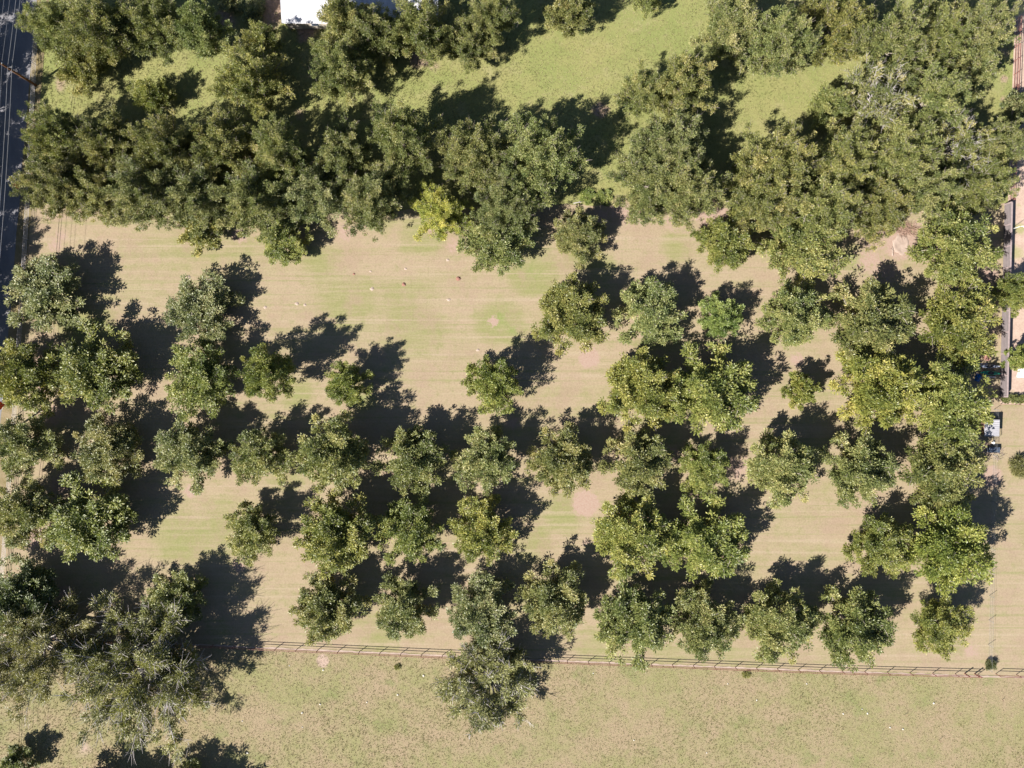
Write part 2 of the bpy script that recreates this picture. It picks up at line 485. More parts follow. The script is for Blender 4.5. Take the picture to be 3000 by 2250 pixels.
road = MB()
prev = None
rw = 7.6 * S
ys = list(range(-700, 2900, 60))
for a, b in zip(ys[:-1], ys[1:]):
    j0 = 1.2 * math.sin(a * .071) + 0.8 * math.sin(a * .023); j1 = 1.2 * math.sin(b * .071) + 0.8 * math.sin(b * .023)
    road.poly([W(road_x(a) - rw, a) + (0.012,), W(road_x(b) - rw, b) + (0.012,), W(road_x(b) + j1, b) + (0.012,), W(road_x(a) + j0, a) + (0.012,)])
tag(road.build('road', M['asphalt']), kind='structure')
vg = MB()
for a, b in zip(ys[:-1], ys[1:]):
    vg.poly([W(road_x(a) - 6, a) + (0.006,), W(road_x(b) - 6, b) + (0.006,), W(road_x(b) + 36, b) + (0.006,), W(road_x(a) + 36, a) + (0.006,)])
tag(vg.build('road_verge', M['verge']), kind='structure')
# far verge on the other side of the road
vw = MB()
for a, b in zip(ys[:-1], ys[1:]):
    vw.poly([W(road_x(a) - rw - 260, a) + (0.006,), W(road_x(b) - rw - 260, b) + (0.006,), W(road_x(b) - rw + 6, b) + (0.006,), W(road_x(a) - rw + 6, a) + (0.006,)])
tag(vw.build('far_verge', M['verge']), kind='structure')


# bare strip under the south fence
def fence_y(x): return float(np.interp(x, [p[0] for p in SB], [p[1] for p in SB]))


st = MB(); xs = list(range(-300, 3360, 12)); rr = random.Random(9)
wid = [(rr.uniform(-1.0, 2.0), rr.uniform(4.5, 8.0)) for _ in xs]
for i in range(len(xs) - 1):
    a, b = xs[i], xs[i + 1]
    st.poly([W(a, fence_y(a) + 1 + wid[i][0]) + (0.012,), W(a, fence_y(a) + wid[i][1]) + (0.012,),
             W(b, fence_y(b) + wid[i + 1][1]) + (0.012,), W(b, fence_y(b) + 1 + wid[i + 1][0]) + (0.012,)])
tag(st.build('fence_path', M['dirt']), kind='structure')


# ------------------------------------------------------------------ trees
def unit(v): return v / np.maximum(np.linalg.norm(v, axis=-1, keepdims=True), 1e-9)


class Wood:
    def __init__(s): s.v = []; s.f = []; s.n = 0

    def tube(s, P, R, sides=4):
        P = np.asarray(P, float); R = np.asarray(R, float); m = len(P)
        d = unit(np.gradient(P, axis=0))
        ref = np.where(np.abs(d[:, 2:3]) > 0.92, np.array([[1., 0, 0]]), np.array([[0, 0, 1.]]))
        u = unit(np.cross(d, ref)); w = np.cross(d, u)
        a = np.arange(sides) * 2 * np.pi / sides
        V = P[:, None] + R[:, None, None] * (u[:, None] * np.cos(a)[None, :, None] + w[:, None] * np.sin(a)[None, :, None])
        s.v.append(V.reshape(-1, 3))
        i = np.arange(m - 1)[:, None] * sides; k = np.arange(sides)[None]; j = (k + 1) % sides
        s.f.append((np.stack([i + k, i + j, i + sides + j, i + sides + k], -1) + s.n).reshape(-1, 4))
        s.n += m * sides

    def mesh(s, name, mat):
        V = np.concatenate(s.v); F = np.concatenate(s.f)
        return mesh_np(name, V, F.ravel(), np.full(len(F), 4), mat, smooth=True)


def bez(a, b, c, n):
    t = np.linspace(0, 1, n)[:, None]
    return a * (1 - t) ** 2 + 2 * b * t * (1 - t) + c * t * t


def make_tree(seed, R, H, limbs, subs, per, leaf=(0.42, 0.15), crad=0.55, clear=0.16, twigs=0, twiglen=1.0, spread=1.0, mat='leaf', bark='bark',
              trunk_r=0.24, keep=1.0, up=0.35, shape='oval', droop=0.12, fill=0, taper=0.3):
    r = np.random.default_rng(seed)
    wd = Wood()
    z0 = clear * H
    lean = r.normal(0, 0.03, 2) * H
    top = np.array([lean[0], lean[1], 0.62 * H])
    trunk = bez(np.zeros(3), np.array([lean[0] * .2, lean[1] * .2, 0.3 * H]), top, 7)
    trunk[0, 2] = -0.1
    wd.tube(trunk, np.linspace(trunk_r, trunk_r * 0.3, 7) * np.array([1.35, 1, 1, 1, 1, 1, 1]), 7)
    clusters, cdir, ctone = [], [], []
    cz = 0.56 * H; rz = 0.44 * H
    golden = 2.39996
    for i in range(limbs):
        f = (i + 0.5) / limbs
        el = math.asin(min(1, max(-1, -0.62 + 1.58 * f))) + r.normal(0, 0.07)
        az = i * golden + r.normal(0, 0.25)
        k = r.uniform(0.70, 1.15)
        sn = math.sin(el); hr = math.cos(el) * (1 - taper * max(0.0, sn) ** 0.8)
        e = np.array([math.cos(az) * hr * R * k * spread, math.sin(az) * hr * R * k * spread, cz + rz * sn * (k if sn < 0.3 else r.uniform(0.72, 1.22))])
        if shape == 'spire' and el > 0.5: e[2] += 0.06 * H * r.uniform(0, 1)
        e[2] = max(e[2], z0 + 0.3)
        zs = min(0.58 * H, z0 + (e[2] - z0) * r.uniform(0.15, 0.5))
        s0 = np.array([np.interp(zs, trunk[:, 2], trunk[:, 0]), np.interp(zs, trunk[:, 2], trunk[:, 1]), zs])
        L = np.linalg.norm(e - s0)
        mid = s0 * 0.45 + e * 0.55 + np.array([0, 0, -0.06 * L]) + r.normal(0, 0.06 * L, 3)
        P = bez(s0, mid, e, 8)
        wd.tube(P, np.linspace(trunk_r * 0.42, 0.02, 8), 5)
        lt = r.normal(0, 0.16)
        ld = unit(e - mid)
        for q in range(subs):
            t = 0.30 + 0.68 * (q + r.uniform(0, 1)) / subs
            b0 = np.array([np.interp(t, np.linspace(0, 1, 8), P[:, c]) for c in range(3)])
            side = r.normal(0, 1, 3); side -= ld * side.dot(ld); side = unit(side)
            dd = unit(ld * r.uniform(0.35, 0.9) + side * 0.9 + np.array([0, 0, up * 0.7]))
            sl = L * r.uniform(0.16, 0.34) * (1.15 - 0.55 * t)
            if q == subs - 1: dd = ld; b0 = e - ld * 0.2; sl = 0.35 + 0.04 * L
            b1 = b0 + dd * sl; bm = (b0 + b1) / 2 + r.normal(0, 0.08 * sl, 3)
            wd.tube(bez(b0, bm, b1, 4), np.linspace(0.045, 0.016, 4), 3)
            n = 3 if sl > 1.1 else 2
            st_ = r.normal(0, 0.12)
            for c in range(n):
                if r.random() > keep: continue
                tt = 1.0 - c * 0.42
                pt = b0 + (b1 - b0) * tt + r.normal(0, 0.18, 3)
                clusters.append(pt); cdir.append(unit(dd * 0.7 + unit(pt - np.array([0, 0, cz * 0.8])) * 0.7 + np.array([0, 0, up])))
                ctone.append(lt + st_ + r.normal(0, 0.08))
            for w_ in range(twigs):
                tw = unit(dd + r.normal(0, 0.55, 3) + np.array([0, 0, 0.35]))
                p0 = b0 + (b1 - b0) * r.uniform(0.2, 1.0)
                p1 = p0 + tw * twiglen * r.uniform(0.5, 1.3)
                wd.tube(bez(p0, (p0 + p1) / 2 + r.normal(0, 0.12, 3), p1, 3), [0.036, 0.028, 0.014], 3)
    for i in range(fill):
        q = unit(r.normal(0, 1, 3)); q[2] = abs(q[2]) * 1.0 - (0.35 if r.random() < 0.5 else 0.0)
        f = r.uniform(0.45, 0.86) * (1 + 0.22 * math.sin(3 * math.atan2(q[1], q[0]) + seed) + 0.12 * math.sin(5 * math.atan2(q[1], q[0]) + 2 * seed))
        tp = 1 - taper * max(0.0, q[2]) ** 0.8
        pt = np.array([q[0] * R * f * tp, q[1] * R * f * tp, cz + q[2] * rz * f])
        clusters.append(pt); cdir.append(unit(q + np.array([0, 0, up]))); ctone.append(r.normal(-0.05, 0.16))
    C = np.array(clusters); D = np.array(cdir); T = np.array(ctone)
    rr_ = np.hypot(C[:, 0], C[:, 1]); kx = (R - 0.75 * crad) / np.percentile(rr_, 97.5)
    kz = (H - 0.8 * crad) / C[:, 2].max()
    sc = np.array([kx, kx, kz]); C = C * sc
    for v_ in wd.v: v_ *= sc
    nc = len(C); per_c = np.maximum(6, (per * r.uniform(0.6, 1.4, nc))).astype(int)
    idx = np.repeat(np.arange(nc), per_c); N = len(idx)
    rs = crad * r.uniform(0.7, 1.25, nc)
    off = unit(r.normal(0, 1, (N, 3))) * (r.random((N, 1)) ** 0.5) * rs[idx, None]
    off[:, 2] *= 0.75
    p = C[idx] + off * 0.75
    d = unit(off / rs[idx, None] * 0.9 + D[idx] * 0.55 + r.normal(0, 0.35, (N, 3)))
    sdv = unit(np.cross(d, np.array([0, 0, 1.0]) + r.normal(0, 0.45, (N, 3))))
    Ln = leaf[0] * r.uniform(0.65, 1.3, (N, 1)); Wn = leaf[1] * r.uniform(0.7, 1.25, (N, 1)) * 0.5
    dz = np.array([0, 0, -1.0]) * Ln * droop
    V = np.stack([p, p + d * Ln * 0.5 + sdv * Wn + dz * 0.2, p + d * Ln + dz, p + d * Ln * 0.5 - sdv * Wn + dz * 0.2], 1).reshape(-1, 3)
    V[:, 2] = np.maximum(V[:, 2], 0.15)
    F = np.arange(4 * N)
    tone = np.clip(0.42 + T[idx] * 0.9 + r.normal(0, 0.19, N), 0, 1)
    lm = mesh_np('crown', V, F, np.full(N, 4), M[mat], {'tone': ('FACE', tone)})
    return wd.mesh('trunk', M[bark]), lm


OV = [make_tree(100 + i, 5.0, 9.5, 18 + i % 4, 7, 66, crad=0.66, leaf=(0.31, 0.125), fill=60 + 8 * i, clear=0.05, taper=0.25 + 0.06 * (i % 4), twigs=1, twiglen=0.9) for i in range(8)]
BV = [make_tree(200 + i, 8.2, 13.0, 28 + i, 8, 70, crad=0.82, leaf=(0.33, 0.135), fill=90 + 15 * i, clear=0.1, twigs=3, twiglen=1.3, shape='spire', trunk_r=0.36, up=0.5) for i in range(5)]
BB = [make_tree(250 + i, 8.2, 13.0, 30, 8, 60, crad=0.68, leaf=(0.34, 0.14), fill=60, twigs=5, twiglen=1.6, keep=0.8, shape='spire', trunk_r=0.36, up=0.5, bark='deadwood') for i in range(2)]
SV = [make_tree(300 + i, 2.6, 4.6, 11, 5, 60, crad=0.42, leaf=(0.28, 0.12), fill=45, trunk_r=0.12, clear=0.18) for i in range(2)]
MESQ = [make_tree(400 + i, 11.0, 13.0, 34, 10, 84, crad=0.95, leaf=(0.36, 0.13), mat='needle', bark='deadwood', twigs=5 - 3 * i, twiglen=2.0, keep=0.8, trunk_r=0.45, clear=0.1, up=0.2) for i in range(2)]
TAMA = [make_tree(450, 6.2, 10.0, 26, 8, 46, crad=0.7, leaf=(0.40, 0.11), mat='needle', bark='deadwood', twigs=4, twiglen=1.2, keep=0.9, clear=0.04, up=0.6)]
BUSH = [make_tree(500 + i, 1.9, 2.2, 16, 4, 46, crad=0.36, leaf=(0.22, 0.10), clear=0.05, trunk_r=0.06, up=0.5) for i in range(2)]
SPIKY = [make_tree(520, 1.7, 1.9, 18, 4, 36, crad=0.4, leaf=(0.42, 0.06), clear=0.05, trunk_r=0.05, up=0.6, mat='needle', twigs=2, twiglen=.5)]

TINT = {'n': (1.32, 1.32, 1.02), 'd': (1.20, 1.28, 1.06), 'o': (1.38, 1.35, 0.96), 'y': (1.38, 1.40, 0.82), 'b': (1.28, 1.46, 0.88),
        'Y': (2.1, 2.0, 1.0), 'p': (1.46, 1.44, 1.16), 'g': (1.30, 1.32, 1.16), 's': (1.7, 1.65, 1.7), 'k': (0.98, 1.04, 0.96)}
LOOK = {'n': 'mid green', 'd': 'dark green', 'o': 'olive green', 'y': 'yellow green', 'b': 'bright green', 'Y': 'pale yellow', 'Y2': 'yellowing', 'p': 'pale olive', 'g': 'grey green', 's': 'silvery', 'k': 'deep green'}
tree_count = 0


def place(name, variants, cx, cy, r, H, base, label, cat, group, tint='n', zc=0.6, seed=None):
    """crown seen at photo pixel (cx, cy) with radius r pixels; base = the variant's own (radius, height)"""
    global tree_count
    tree_count += 1
    rg = random.Random(tree_count * 31 + 5 if seed is None else seed)
    k = (1 - zc * H / CAM_H) / S
    x, y = (cx - 1500) * k, (1125 - cy) * k
    R = r * k
    tm, lm = variants[(tree_count * 5 + tree_count // 3) % len(variants)] if seed is None else variants[seed % len(variants)]
    e = empty(name, (x, y, 0), rg.uniform(0, 6.283), (R / base[0], R / base[0] * rg.uniform(.94, 1.06), H / base[1]))
    tag(e, label, cat, group)
    tr = link('trunk', tm, e)
    cr = link('crown', lm, e)
    c = TINT[tint]; j = rg.uniform(0.9, 1.1)
    cr.color = (c[0] * j * rg.uniform(.95, 1.06), c[1] * j, c[2] * j * rg.uniform(.92, 1.08), 1)
    return e


ORD = ['first', 'second', 'third', 'fourth', 'fifth', 'sixth', 'seventh', 'eighth', 'ninth', 'tenth', 'eleventh', 'twelfth', 'thirteenth', 'fourteenth', 'fifteenth', 'sixteenth', 'seventeenth', 'eighteenth', 'nineteenth', 'twentieth', 'twenty-first', 'twenty-second']
D = 1.35624            # the lists below are in a 2212 px wide view of the photograph
# (x, y, radius, height m, tint)
ROWS = [
    ('row right below the tall woods', [
        (432, 492, 46, 5, 'o'), (610, 515, 60, 5.5, 'y'), (1078, 512, 80, 7, 'n'), (1252, 500, 60, 5.5, 'n'), (1572, 520, 68, 6.5, 'y'), (1745, 520, 90, 8, 'n'), (2072, 525, 95, 8, 'o')]),
    ('row above the open lawn', [
        (96, 622, 92, 6.5, 'g'), (428, 664, 84, 6.0, 'g'), (1240, 668, 86, 7.3, 'o'), (1410, 662, 80, 6.8, 'p'), (1562, 680, 54, 6, 'b'), (1718, 676, 76, 7, 'n'), (1895, 688, 105, 8, 'n'), (2085, 692, 95, 8, 'y')]),
    ('row below the open lawn', [
        (40, 805, 85, 9, 'y'), (205, 798, 100, 8.5, 'y'), (428, 812, 84, 8.5, 'y'), (575, 805, 62, 10.5, 'y'), (746, 828, 54, 7.5, 'y'), (1066, 823, 66, 9, 'y'),
        (1392, 832, 92, 8.5, 'y'), (1553, 842, 105, 9.5, 'y'), (1735, 838, 40, 5, 'y'), (1920, 832, 98, 9, 'y'), (2062, 870, 100, 8.5, 'y')]),
    ('middle orchard row', [
        (40, 960, 76, 8, 'n'), (232, 972, 78, 7, 'n'), (400, 972, 80, 7.5, 'p'), (556, 982, 70, 8, 'p'), (716, 982, 86, 10, 'p'), (896, 986, 82, 7.5, 'n'), (1052, 990, 76, 8.2, 'p'),
        (1219, 997, 76, 7.3, 'n'), (1388, 992, 80, 7.5, 'n'), (1528, 1008, 62, 6, 'y'), (1696, 1003, 82, 9, 'p'), (1872, 1008, 86, 8, 'n'), (2048, 1018, 98, 8, 'n')]),
    ('row second above the pipe fence', [
        (45, 1100, 80, 8, 'n'), (192, 1126, 100, 8.2, 'y'), (540, 1146, 64, 7, 'o'), (722, 1156, 92, 9, 'y'), (884, 1138, 78, 8, 'y'), (1042, 1148, 76, 8, 'y'),
        (1370, 1150, 95, 8, 'y'), (1540, 1168, 95, 7.8, 'y'), (1915, 1176, 78, 7, 'y'), (2065, 1188, 102, 10, 'y')]),
    ('row nearest the pipe fence', [
        (40, 1280, 95, 9, 'k'), (378, 1285, 70, 6.5, 'n'), (702, 1304, 80, 7.5, 'n'), (870, 1306, 74, 7.5, 'g'), (1040, 1312, 82, 7.5, 'g'), (1202, 1290, 80, 7.5, 'n'),
        (1370, 1328, 96, 8, 'n'), (1530, 1338, 84, 8, 'n'), (1690, 1330, 88, 8, 'n'), (1860, 1340, 94, 8.5, 'n'), (2042, 1342, 70, 7, 'y')]),
]
for desc, row in ROWS:
    for i, (x, y, r, h, tn) in enumerate(row):
        small = r < 50
        h *= 1.20; r *= 1.05
        x -= 0.02 * r; y += 0.03 * r + (14 if 'nearest' in desc else 3)
        place('orchard_tree', SV if small else OV, x * D, y * D, r * D, h, (2.6, 4.6) if small else (5.0, 9.5),
              '%s tree, %s from left in the %s' % (LOOK[tn], ORD[i], desc), 'tree', 'orchard trees', tn)

WOODS = [
    ('lowest line of tall woods', [
        (100, 392, 84, 10.5, 'n'), (185, 405, 78, 10.5, 'n'), (300, 410, 88, 11, 'd'), (420, 420, 92, 11.5, 'd'), (545, 425, 92, 11.5, 'd'), (670, 420, 90, 11, 'g'), (800, 430, 86, 10.5, 'd'),
        (950, 455, 74, 9, 'Y'), (1095, 435, 80, 10.5, 'd'), (1405, 395, 88, 11, 'n'), (1490, 402, 82, 10.5, 'n'), (1655, 420, 92, 11, 'n'), (1790, 445, 92, 11, 'o'), (1905, 440, 88, 10.5, 'n'), (2020, 400, 82, 10.5, 'n'), (2130, 390, 78, 10.5, 'o')]),
    ('second line of tall woods', [
        (105, 285, 72, 12, 'n'), (215, 305, 80, 12, 'o'), (340, 310, 78, 12, 'n'), (470, 305, 82, 13, 'n'), (600, 318, 80, 13, 'n'), (735, 330, 78, 12, 'd'), (865, 290, 88, 13, 'n'),
        (1015, 325, 84, 12.5, 'n'), (1165, 330, 98, 12.5, 'n'), (1450, 310, 90, 12.5, 'p'), (1690, 345, 92, 12.5, 'p'), (1835, 345, 88, 12, 'n'), (1955, 320, 88, 12, 'p'), (2075, 312, 86, 12, 'p'), (2175, 305, 70, 11, 'n')]),
    ('third line of tall woods', [
        (160, 140, 58, 10, 'o'), (322, 200, 46, 6, 'y'), (535, 165, 88, 13, 'o'), (730, 140, 76, 12, 'n'),
        (1395, 195, 66, 11, 'p'), (1480, 175, 80, 12, 'p'), (1905, 205, 86, 12, 'p'), (2020, 215, 84, 12, 'p'), (1800, 222, 52, 9, 'o')]),
    ('woods along the top edge', [
        (105, 45, 66, 11, 'n'), (210, 55, 80, 12, 'o'), (325, 45, 78, 12, 'n'), (425, 55, 62, 11, 'd'), (560, 85, 52, 11, 'o'), (738, 38, 64, 11, 'n'), (800, 65, 78, 12, 'n'), (905, 55, 80, 12, 'n'), (1010, 88, 68, 11, 'n'), (1062, 30, 66, 11, 'n'),
        (1235, 15, 62, 10, 'n'), (1400, -18, 36, 8, 'n'), (1590, 55, 88, 12, 'p'), (1695, 85, 80, 12, 'n'), (1805, 45, 84, 12, 'o'), (1930, 80, 82, 12, 'n')]),
    ('woods beside the dirt yard', [
        (2035, 70, 86, 12, 'o'), (2130, 60, 76, 11, 'p'), (2110, 140, 62, 10, 'p')]),
]
for desc, row in WOODS:
    for i, (x, y, r, h, tn) in enumerate(row):
        small = r < 66
        h *= (0.86, 1.1, 0.97, 1.16)[(i * 3 + len(desc)) % 4]
        bare = (x, y) in ((1905, 205), (2075, 312))
        place('woodland_tree', OV if small else BB if bare else BV, x * D, y * D, r * D, h, (5.0, 9.5) if small else (8.2, 13.0),
              '%s tree, %s from left in the %s' % (LOOK[tn], ORD[i], desc), 'tree', 'tall woods', tn, zc=0.62)

# trees beyond the road that shade it
for i, (x, y, r, h) in enumerate([(-115, 60, 95, 13), (-105, 215, 90, 12.5), (-118, 370, 95, 13), (-108, 520, 92, 13), (-120, 660, 95, 13), (-112, 810, 92, 12.5), (-122, 950, 92, 13), (-125, 1090, 88, 12), (-110, -90, 95, 13)]):
    H = h; zc = 0.6; x += 32
    px = 1500 + (x - 1500) / (1 - zc * H / CAM_H); py = 1125 + (y - 1125) / (1 - zc * H / CAM_H)
    place('roadside_tree', OV, px, py, r, H, (5.0, 9.5), 'roadside tree beyond the left photo edge, %s from the top' % ORD[[1, 2, 3, 4, 5, 6, 7, 8, 0][i]], 'tree', 'trees beyond the road', 'n')

# individual trees
place('sprawling_tree', MESQ, 400, 1975, 245, 13.5, (11, 13), 'huge sprawling tree with bare grey twigs in the bottom left corner', 'tree', None, 'o', 0.55, seed=4)
place('sprawling_tree', MESQ, 70, 1910, 200, 13, (11, 13), 'sprawling olive tree with grey twigs at the left edge, above the bottom corner', 'tree', None, 'n', 0.55, seed=5)
place('offside_tree', OV, 250, 2400, 150, 9, (5.0, 9.5), 'left tree below the bottom photo edge, shading the lower left grass', 'tree', None, 'n')
place('offside_tree', OV, 520, 2400, 140, 9, (5.0, 9.5), 'right tree below the bottom photo edge, shading the lower left grass', 'tree', None, 'n')
place('small_tree', SV, 50, 2235, 55, 4.5, (2.6, 4.6), 'small tree at the bottom left corner below the sprawling trees', 'tree', None, 'd', 0.5)
place('bushy_tree', TAMA, 1440, 2010, 148, 9.5, (6.2, 10), 'grey green bushy tree standing alone on the pasture side of the pipe fence', 'tree', None, 'p', 0.5, seed=1)
place('yard_tree', OV, 2985, 855, 70, 7.5, (5.0, 9.5), 'green tree beyond the grey wall, upper of two at the right edge', 'tree', None, 'y')
place('yard_tree', SV, 2988, 1050, 42, 4.5, (2.6, 4.6), 'small green tree beyond the grey wall, beside the white sheet', 'tree', None, 'b')
place('yard_tree', SV, 3010, 300, 60, 6, (2.6, 4.6), 'dark tree at the right edge beside the pink dirt yard', 'tree', None, 'k')
place('shrub', SPIKY, 2995, 1368, 34, 2.2, (1.7, 1.9), 'spiky grey green shrub on the mown strip at the right edge', 'shrub', None, 'g')
place('shrub', BUSH, 733, 26, 40, 2.6, (1.9, 2.2), 'silvery round shrub left of the white roofed house', 'shrub', None, 's', seed=2)
place('shrub', BUSH, 668, 2, 36, 2.4, (1.9, 2.2), 'silvery shrub cut by the top photo edge, left of the other silvery shrub', 'shrub', None, 's', seed=3)
place('shrub', SPIKY, 345, 625, 38, 1.4, (1.7, 1.9), 'pale blue grey bush at the lawn edge under the tall woods', 'shrub', None, 's')
place('shrub', SPIKY, 2890, 1022, 22, 2.0, (1.7, 1.9), 'dark feathery bush beside the grey wall above the kayaks', 'shrub', None, 'k')
place('shrub', SPIKY, 2905, 1950, 17, 1.2, (1.7, 1.9), 'small dark bush in the corner where the two fences meet', 'shrub', None, 'k')
for i, (x, w_) in enumerate([(2950, 'left'), (2975, 'middle'), (2998, 'right')]):
    place('shrub', BUSH, x, 1168 + i, 15, 1.2, (1.9, 2.2), 'low green bush along the cross fence below the dirt yard, %s one of three' % w_, 'shrub', None, 'n')
for i, (x, y, w_) in enumerate([(1770, 575, 'below the gap in the woods'), (2740, 610, 'above the two white boxes'), (2820, 605, 'at the foot of the woods near the grey wall'), (1720, 572, 'at the lawn edge left of the other weeds')]):
    place('weed_clump', BUSH, x, y, 26, 0.9, (1.9, 2.2), 'bright green weed clump %s' % w_, 'weeds', None, 'b')

# ------------------------------------------------------------------ rough grass (stuff)
def grass(name, n, sampler, hmin, hmax, tone0, seed, label, wdt=0.035, blades=4):
    r = np.random.default_rng(seed)
    px, py = sampler(r, n)
    x = (px - 1500) / S; y = (1125 - py) / S; n = len(x)
    big = (np.sin(x * .31 + 1.3) * np.sin(y * .27 + .4) + np.sin(x * .11 - y * .17) + np.sin(x * .9 + y * .7) * .4) * 0.5
    hh = r.uniform(hmin, hmax, n) * (1 + 0.25 * big)
    V = []; T = []
    for b in range(blades):
        a = r.uniform(0, 6.283, n); ln = r.uniform(0.3, 1.0, n) * hh
        lean = np.stack([np.cos(a) * ln, np.sin(a) * ln, hh * r.uniform(.6, 1, n)], 1)
        p = np.stack([x + r.normal(0, .05, n), y + r.normal(0, .05, n), np.full(n, 0.004)], 1)
        s = np.stack([-np.sin(a), np.cos(a), np.zeros(n)], 1) * wdt * r.uniform(.7, 1.4, (n, 1))
        V.append(np.stack([p - s, p + s, p + lean], 1))
        T.append(np.clip(tone0 - 0.22 * big + r.normal(0, .16, n), 0, 1))
    V = np.concatenate(V).reshape(-1, 3); T = np.concatenate(T)
    me = mesh_np(name, V, np.arange(len(V)), np.full(len(T), 3), M['grassblade'], {'tone': ('FACE', T)})
    o = link(name, me); o.color = (1, 1, 1, 1)
    tag(o, label, 'grass', None, 'stuff')
    return o


def samp_pasture(r, n):
    px = r.uniform(-60, 3060, n); py = r.uniform(1905, 2300, n)
    ok = py > np.interp(px, [p[0] for p in SB], [p[1] for p in SB]) + 9
    return px[ok], py[ok]


def samp_field(r, n):
    px = r.uniform(120, 2960, n); py = r.uniform(-60, 594, n)
    return px, py


grass('rough_grass', 52000, samp_pasture, 0.05, 0.16, 0.70, 3, 'rough straw coloured grass of the pasture below the pipe fence')
grass('tall_grass', 70000, samp_field, 0.06, 0.18, 0.46, 4, 'tall yellow green grass in the clearings between the woods')

# ------------------------------------------------------------------ fences
def pipe_fence(name, pts, spacing, height, rails, r_post, r_rail, mat, label, group=None, skip=None, over=0.06):
    """posts and rails along a pixel polyline"""
    P = [np.array(W(*p)) for p in pts]
    root = empty(name, (P[0][0], P[0][1], 0)); tag(root, label, 'fence', group)
    o0 = P[0]
    post = MB().tube([(0, 0, -0.2), (0, 0, height * .5), (0, 0, height + over)], r_post, 8).mesh('post', mat)
    acc = 0.0
    for a, b in zip(P[:-1], P[1:]):
        L = np.linalg.norm(b - a); n = max(1, int(round(L / spacing)))
        for i in range(n):
            q = a + (b - a) * i / n - o0
            if skip and skip(q + o0): continue
            link('post', post, root, (q[0], q[1], 0))
    q = P[-1] - o0
    link('post', post, root, (q[0], q[1], 0))
    for h in rails:
        rl = MB().tube([(p[0] - o0[0], p[1] - o0[1], h) for p in P], r_rail, 6)
        rl.build('rail', mat, root)
    return root


south = pipe_fence('pipe_fence', [(-60, fence_y(-60) + 2), (750, 1895), (1600, 1933), (2400, 1964), (2864, 1976)], 3.53, 1.33, (0.72, 1.30), 0.055, 0.05, M['rust_pipe'],
                   'long rust brown two rail pipe fence between orchard and pasture')
for (x, y) in ((2826, 1973), (2855, 1974)):
    p = W(x, y); q = np.array(p) - np.array(south.location[:2])
    MB().tube([(0, 0, -0.2), (0, 0, 1.45)], 0.10, 10).build('gate_post', M['rust_pipe'], south, (q[0], q[1], 0))
pipe_fence('pipe_fence', [(2917, 1974), (3400, 1990)], 3.53, 1.33, (0.72, 1.30), 0.055, 0.05, M['rust_pipe'], 'short two rail pipe fence right of the fence corner, below the mown strip')
# fence along the road
pipe_fence('road_fence', [(112, 100), (91, 560), (82, 701), (50, 1215), (32, 1440), (18, 1640), (-5, 1860)], 2.7, 1.2, (0.28, 0.58, 0.88, 1.16), 0.05, 0.03, M['white_pipe'],
           'pale four rail fence along the road at the left edge')
# wire fence at the right, mown strip side
pipe_fence('wire_fence', [(2893, 1960), (2898, 1745), (2905, 1400), (2912, 1200)], 3.9, 1.25, (0.3, 0.6, 0.9, 1.2), 0.035, 0.008, M['steel'],
           'thin grey wire fence between the orchard and the right mown strip')
# dark top line fence of the dirt yard
pipe_fence('yard_fence', [(2975, 60), (2966, 300), (2957, 590)], 2.4, 1.5, (0.3, 0.75, 1.15, 1.47), 0.05, 0.045, M['rust_pipe'], 'dark rail fence along the left side of the pink dirt yard')
pipe_fence('cross_fence', [(2931, 1184), (3060, 1188), (3380, 1196)], 2.4, 1.3, (0.5, 1.28), 0.05, 0.04, M['wood'], 'dark timber cross fence below the dirt yard at the right edge')

# grey panel wall: panels, caps and posts are parts
wall = empty('boundary_wall', W(2944, 600) + (0,)); tag(wall, 'grey panel wall with pale cap along the right side of the orchard', 'wall')
wp = [W(2944 - (y - 600) * 0.024, y) for y in np.arange(600, 1186, 62.4)]
for i, (a, b) in enumerate(zip(wp[:-1], wp[1:])):
    a = np.array(a) - np.array(wall.location[:2]); b = np.array(b) - np.array(wall.location[:2])
    L = np.linalg.norm(b - a); ang = math.atan2(b[1] - a[1], b[0] - a[0]); c = (a + b) / 2
    if i == 0:
        pm = MB().box((0, 0, 0.86), (L - 0.06, 0.14, 1.72)).mesh('panel', M['wall_panel'])
        cm = MB().box((0, 0, 1.765), (L - 0.004, 0.22, 0.085), bev=0.012).mesh('cap', M['wall_cap'])
        om = MB().box((0, 0, 0.85), (0.24, 0.26, 1.70), bev=0.01).mesh('pier', M['wall_cap'])
    link('panel', pm, wall, (c[0], c[1], 0), ang)
    link('cap', cm, wall, (c[0], c[1], 0), ang)
    link('pier', om, wall, (a[0], a[1], 0), ang)
link('pier', om, wall, (b[0], b[1], 0), ang)

# ------------------------------------------------------------------ utility poles and wires
pole_px = [(192, -775), (105, 250), (18, 1275), (-69, 2300)]
plab = ['utility pole beyond the top photo edge, carrying the road wires', 'brown wooden utility pole leaning across the road at the upper left',
        'utility pole hidden under the yellow green trees at the left edge', 'utility pole beyond the bottom photo edge, carrying the road wires']
pm = MB().tube([(0, 0, -0.3), (0, 0, 4), (0, 0, 8), (0, 0, 11.7)], [0.19, 0.17, 0.145, 0.115], 12).mesh('shaft', M['pole'], True)
am = MB().box((0, 0, 0), (2.0, 0.10, 0.12), bev=0.01).mesh('crossarm', M['pole'])
im = MB().tube([(0, 0, 0), (0, 0, 0.07), (0, 0, 0.10), (0, 0, 0.17), (0, 0, 0.2)], [0.05, 0.09, 0.06, 0.09, 0.03], 8).mesh('insulator', M['insulator'], True)
cm = MB().tube([(0, 0, 0), (0, 0, 2.6)], 0.035, 6).mesh('conduit', M['brownbox'])
